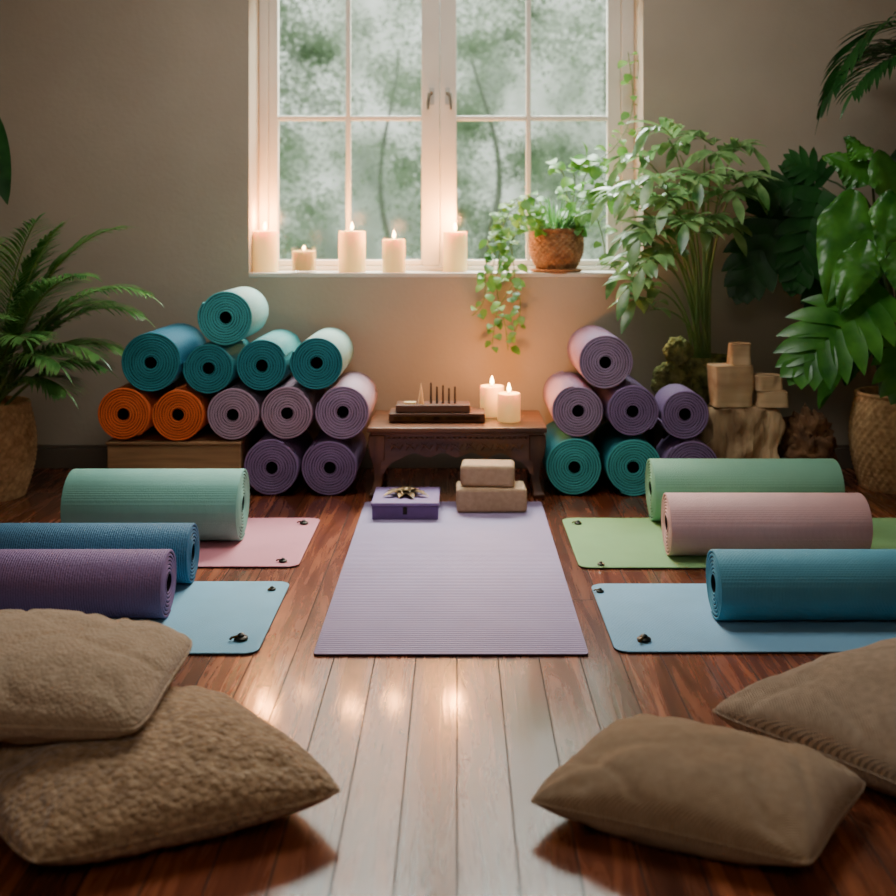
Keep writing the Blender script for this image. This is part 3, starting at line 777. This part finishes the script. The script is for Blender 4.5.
mossrock((PX(797,4.3)+.05,4.33,0),.1,.1,.145,14,M_blk2,'tree_stump','dark gnarled tree stump beside the wooden blocks','tree stump',2)

# broad leaf plant
def lobe(t): return .8+.2*math.sin(pi*t) if t<.55 else max(0.02,(1-((t-.55)/.45)**1.5))*.98
def prof_(t): return max(.15,math.sin(pi*(.2+.72*t)))
def blade(bl,p,d,nrm,L,W,lobes,droop=.5,mi=0,gapf=1.0,web=.5):
    p=Vector(p); d=Vector(d).normalized(); nrm=Vector(nrm).normalized(); n=lobes
    seg=n*2; pts=[];ds=[]
    q=p.copy(); dd=d.copy()
    for i in range(seg+1):
        pts.append(q.copy()); ds.append(dd.copy()); q=q+dd*(L/seg); dd=(dd+Vector((0,0,-droop/seg))).normalized()
    for sg in(-1,1):
        vs=[];fs=[]
        for i in range(seg+1):
            t=i/seg; side=ds[i].cross(nrm).normalized(); up=side.cross(ds[i]).normalized()
            w=W*.5*prof_(t)*web*(1 if i<seg else .05)
            vs+=[pts[i],pts[i]+side*sg*w*.5+up*w*.07+ds[i]*w*.15,pts[i]+side*sg*w+up*w*.05+ds[i]*w*.35]
        for i in range(seg):
            a=i*3; f=[(a,a+1,a+4,a+3),(a+1,a+2,a+5,a+4)]
            fs+=f if sg>0 else [tuple(reversed(x)) for x in f]
        bl.add(vs,fs,mi)
    for k in range(n):
        t=(k+.3)/n; i=min(seg,int(round(t*seg)))
        side=ds[i].cross(nrm).normalized(); up=side.cross(ds[i]).normalized()
        for sg in(-1,1):
            ang=.1+1.0*t
            dr=side*sg*math.cos(ang)+ds[i]*math.sin(ang)+up*.12
            w=W*.5*prof_(t)*1.15
            bl.leaf(pts[i]+up*.0015*(k%2+1),dr,up,w,L/n*1.2*gapf,.6,seg=7,fold=.16,mi=mi,prof=lobe)
    bl.leaf(pts[-2],ds[-1],nrm,L*.2,L/n*1.2,.3,seg=5,fold=.1,mi=mi)
def heart(bl,p,d,nrm,L,W,droop=.6,mi=0,seed=0):
    p=Vector(p); d=Vector(d).normalized(); nrm=Vector(nrm).normalized(); seg=20; cs=6
    q=p.copy(); dd=d.copy(); rows=[]
    for i in range(seg+1):
        t=i/seg; side=dd.cross(nrm).normalized(); up=side.cross(dd).normalized()
        w=W*.5*(min(1,.35+t*3.2)*(1-t)**.75*1.25 if i<seg else .005)
        row=[]
        for k in range(-cs,cs+1):
            u=k/cs; a=abs(u)
            z=.22*w*a - .25*w*a*a*a + .008*math.sin((t*7+a*1.2)*2*pi)*a*(1-t*.4)+.012*math.sin(t*9+seed)*a
            row.append(q+side*u*w+up*z+dd*(w*.3*a*a)+Vector((0,0,-.25*w*a*a)))
        rows.append(row); q=q+dd*(L/seg); dd=(dd+Vector((0,0,-droop/seg))).normalized()
    m=2*cs+1; vs=[v for r in rows for v in r]; fs=[]
    for i in range(seg):
        for k in range(m-1):
            fs.append((i*m+k,i*m+k+1,(i+1)*m+k+1,(i+1)*m+k))
    bl.add(vs,fs,mi)
c=(1.715,4.30,0)
pl=empty('potted_philodendron',c,'large broad leaved philodendron in a woven basket','potted plant')
mk('basket_pot',basket(c,.13,.17,.145,.365),M_bask,c,pl); mk('soil',soil(c,.135,.34),M_soil,c,pl)
bs=B();bl=B(); rnd=random.Random(3)
LV=[('b',890,295,4.0,798,372,3.9,.40,0,8),('h',855,190,4.1,830,290,4.0,.2,0,6),('h',875,180,4.15,830,155,4.2,.15,0,5),('h',884,205,4.05,862,285,4.0,.2,0,6),
    ('h',878,150,4.1,900,215,4.1,.16,0,5),('b',905,335,4.1,902,395,4.0,.26,0,5),('h',868,240,4.0,843,305,3.95,.15,0,5),('h',898,225,3.98,908,295,3.9,.17,0,5),
    ('h',868,160,4.15,848,138,4.2,.1,0,5),('h',890,190,4.0,885,250,3.95,.13,0,5),
    ('b',800,195,4.4,742,292,4.35,.34,1,7),('b',822,190,4.35,794,285,4.3,.28,1,7),('b',815,185,4.4,752,200,4.4,.26,1,6),('b',828,180,4.4,790,160,4.45,.2,1,6),
    ('b',838,240,4.4,817,325,4.35,.22,1,6),('h',872,300,4.35,848,375,4.3,.16,1,6),('h',910,200,4.35,925,130,4.3,.28,1,6),('b',870,260,4.4,858,330,4.4,.26,1,6),('h',845,335,4.3,822,400,4.25,.11,0,5)]
for kind_,bx_,by_,bY,tx,ty,tY,w,mi,nl in LV:
    p=Vector((PX(bx_,bY),bY,PZ(by_,bY))); q=Vector((PX(tx,tY),tY,PZ(ty,tY)))
    L_=(q-p).length; d=(q-p).normalized()+Vector((0,0,.22))
    nr=Vector((rnd.uniform(-.35,.1),-.8,.55))
    if kind_=='b': blade(bl,p,d,nr,L_,w*.95,nl,droop=.5,mi=mi,web=.62 if mi==0 else .5)
    else: heart(bl,p,d,nr,L_*1.15,w,droop=.6,mi=mi,seed=bx_)
    st=Vector((c[0]+rnd.uniform(-.05,.05),c[1]+rnd.uniform(-.04,.04),.34))
    mid=Vector(((st.x*.7+p.x*.3),st.y*.7+p.y*.3,st.z+(p.z-st.z)*.85+.08))
    bs.tube([st*(1-t)**2+mid*2*t*(1-t)+p*t*t for t in[i/12 for i in range(13)]],[.008*(1-.5*i/12) for i in range(13)],7)
soft(bs);soft(bl)
mk('stems',bs,M_stemd,c,pl); mk('foliage',bl,[G_brt,G_dark],c,pl)

# tall palm reaching in at the top corner
c=(2.12,4.2,0)
pl=empty('potted_kentia_palm',c,'tall dark palm with arching fronds','potted plant')
mk('basket_pot',basket(c,.12,.16,.14,.34),M_bask2,c,pl); mk('soil',soil(c,.13,.315),M_soil,c,pl)
bs=B();bl=B();rnd=random.Random(9)
bs.tube([(c[0],c[1],.3),(c[0]+.02,c[1],.8),(c[0]-.02,c[1],1.45)],[.03,.024,.018],10)
for az,el,Ln,dr in[(pi+.1,1.15,.98,3.2),(pi+.35,.85,.85,2.0),(pi-.2,1.05,.9,2.9),(4.3,.9,.7,1.5),(2.6,1.0,.7,1.5),(5.3,.9,.6,1.4),(.2,.9,.5,1.5)]:
    frond(bs,bl,(c[0]-.02,c[1],1.38),az,el,Ln,dr,n=28,ll=.26,lw=.022,start=.25,rnd=rnd)
for v in bs.v+bl.v: v.x=min(v.x,2.57)
soft(bs);soft(bl)
mk('stems',bs,M_stemd,c,pl); mk('foliage',bl,G_dark,c,pl)

# sill plant with vines
c=(PX(556,4.75),4.74,SZ)
pl=empty('potted_trailing_plant',c,'grassy trailing ivy plant in a small woven pot on the sill','potted plant')
b=B(); b.lathe([(.095,0),(.11,.004),(.112,.012),(.1,.014)],c,40); mk('saucer',b,M_bask2,c,pl)
c2=(c[0],c[1],c[2]+.015)
mk('basket_pot',basket(c2,.082,.115,.112,.165,rows=13,K=26),M_bask2,c,pl); mk('soil',soil(c2,.1,.15),M_soil,c,pl)
bl=B();bs=B();rnd=random.Random(31)
tz=c[2]+.165
for i in range(300):
    a=rnd.uniform(0,2*pi); r=.09*math.sqrt(rnd.random())
    el=rnd.uniform(.35,1.4)
    bl.leaf((c[0]+r*math.cos(a),c[1]+r*math.sin(a),tz),(math.cos(a)*math.cos(el),math.sin(a)*math.cos(el)*.6,math.sin(el)),(0,0,1),rnd.uniform(.09,.19),.007,1.3,seg=5,mi=1)
def vine(pts,dens=.018,lsz=.045,seed=0,mi=0):
    rr=random.Random(seed); P=[Vector(q) for q in pts]; out=[]
    n=len(P)
    for i in range(n-1):
        p0,p1,p2,p3=P[max(i-1,0)],P[i],P[i+1],P[min(i+2,n-1)]
        for k in range(8):
            t=k/8
            out.append(.5*((2*p1)+(p2-p0)*t+(2*p0-5*p1+4*p2-p3)*t*t+(3*p1-p0-3*p2+p3)*t**3))
    out.append(P[-1]); bs.tube(out,.0022,5)
    acc=0
    for i in range(1,len(out)):
        acc+=(out[i]-out[i-1]).length
        if acc>dens:
            acc=0
            d=Vector((rr.uniform(-1,1),rr.uniform(-1,.0),rr.uniform(-.8,.4)))
            st=out[i]+d.normalized()*.015
            bs.tube([out[i],st],.001,4)
            L_=lsz*rr.uniform(.7,1.2)
            bl.leaf(st,d,(rr.uniform(-.3,.3),-.6,.8),L_,L_*.8,.9,seg=5,fold=.15,mi=mi,tipw=.6)
def q(px,py,Y): return (PX(px,Y),Y,PZ(py,Y))
top=(c[0]-.05,c[1]-.06,tz)
vine([top,q(528,205,4.62),q(508,215,4.55),q(500,250,4.55),q(497,290,4.56),q(505,325,4.57),q(508,350,4.57)],seed=1)
vine([top,q(520,215,4.6),q(492,235,4.56),q(486,265,4.57),q(484,300,4.58),q(472,316,4.58)],seed=2)
vine([top,q(530,215,4.6),q(512,240,4.55),q(514,280,4.56),q(498,310,4.57),q(492,345,4.57)],seed=3)
vine([top,q(524,225,4.6),q(505,262,4.56),q(520,300,4.57),q(516,330,4.58)],seed=4,lsz=.036)
vine([top,q(535,200,4.64),q(518,200,4.6),q(498,222,4.57),q(494,262,4.57),q(488,282,4.57)],seed=14,lsz=.05)
vine([top,q(530,198,4.64),q(508,204,4.6),q(490,225,4.57),q(498,245,4.57)],seed=15,lsz=.055)
top2=(c[0]+.05,c[1]-.02,tz)
vine([top2,q(580,190,4.7),q(592,165,4.68),q(612,150,4.7),q(628,125,4.8),q(633,95,4.8),q(628,52,4.8)],seed=5,lsz=.055)
vine([top2,q(585,200,4.66),q(600,185,4.6),q(612,180,4.58),q(622,195,4.57)],seed=6,lsz=.08)
vine([top2,q(575,185,4.7),q(572,165,4.68),q(585,158,4.66),q(605,165,4.62)],seed=7,lsz=.08)
vine([top2,q(590,210,4.62),q(602,235,4.57),q(606,262,4.56)],seed=8,lsz=.06)
vine([top2,q(565,180,4.7),q(555,165,4.68),q(548,160,4.66)],seed=9,lsz=.055)
mk('vine_stems',bs,M_stem,c,pl); mk('foliage',bl,[G_ivy,G_palm],c,pl)

# ---------------------------------------------------------------- lights
def area(name,loc,target,sx,sy,en,col):
    l=bpy.data.lights.new(name,'AREA'); l.shape='RECTANGLE'; l.size=sx; l.size_y=sy; l.energy=en; l.color=col
    o=bpy.data.objects.new(name,l); COL.objects.link(o); o.location=loc
    o.rotation_euler=(Vector(target)-Vector(loc)).to_track_quat('-Z','Y').to_euler()
area('sky_light',(0,5.9,3.6),(0,2.7,.0),2.4,1.6,950,(.94,1,.97))
area('overhead_fill',(0,3.3,2.66),(0,3.3,0),1.4,1.0,40,(.97,.98,.95))  # added overhead fill to brighten the room, no fixture there
area('room_fill',(0,-.6,2.4),(0,3.8,.5),1.6,.9,15,(1,.93,.84))

cam=bpy.data.cameras.new('camera'); co=bpy.data.objects.new('camera',cam); COL.objects.link(co)
co.location=(0,0,1.0); co.rotation_euler=(pi/2,0,0)
cam.sensor_width=36; cam.lens=F/896*36; cam.shift_x=-9/896; cam.shift_y=-217/896; cam.clip_start=.05; cam.clip_end=100
cam.dof.use_dof=True; cam.dof.focus_distance=3.0; cam.dof.aperture_fstop=3.0
S.camera=co
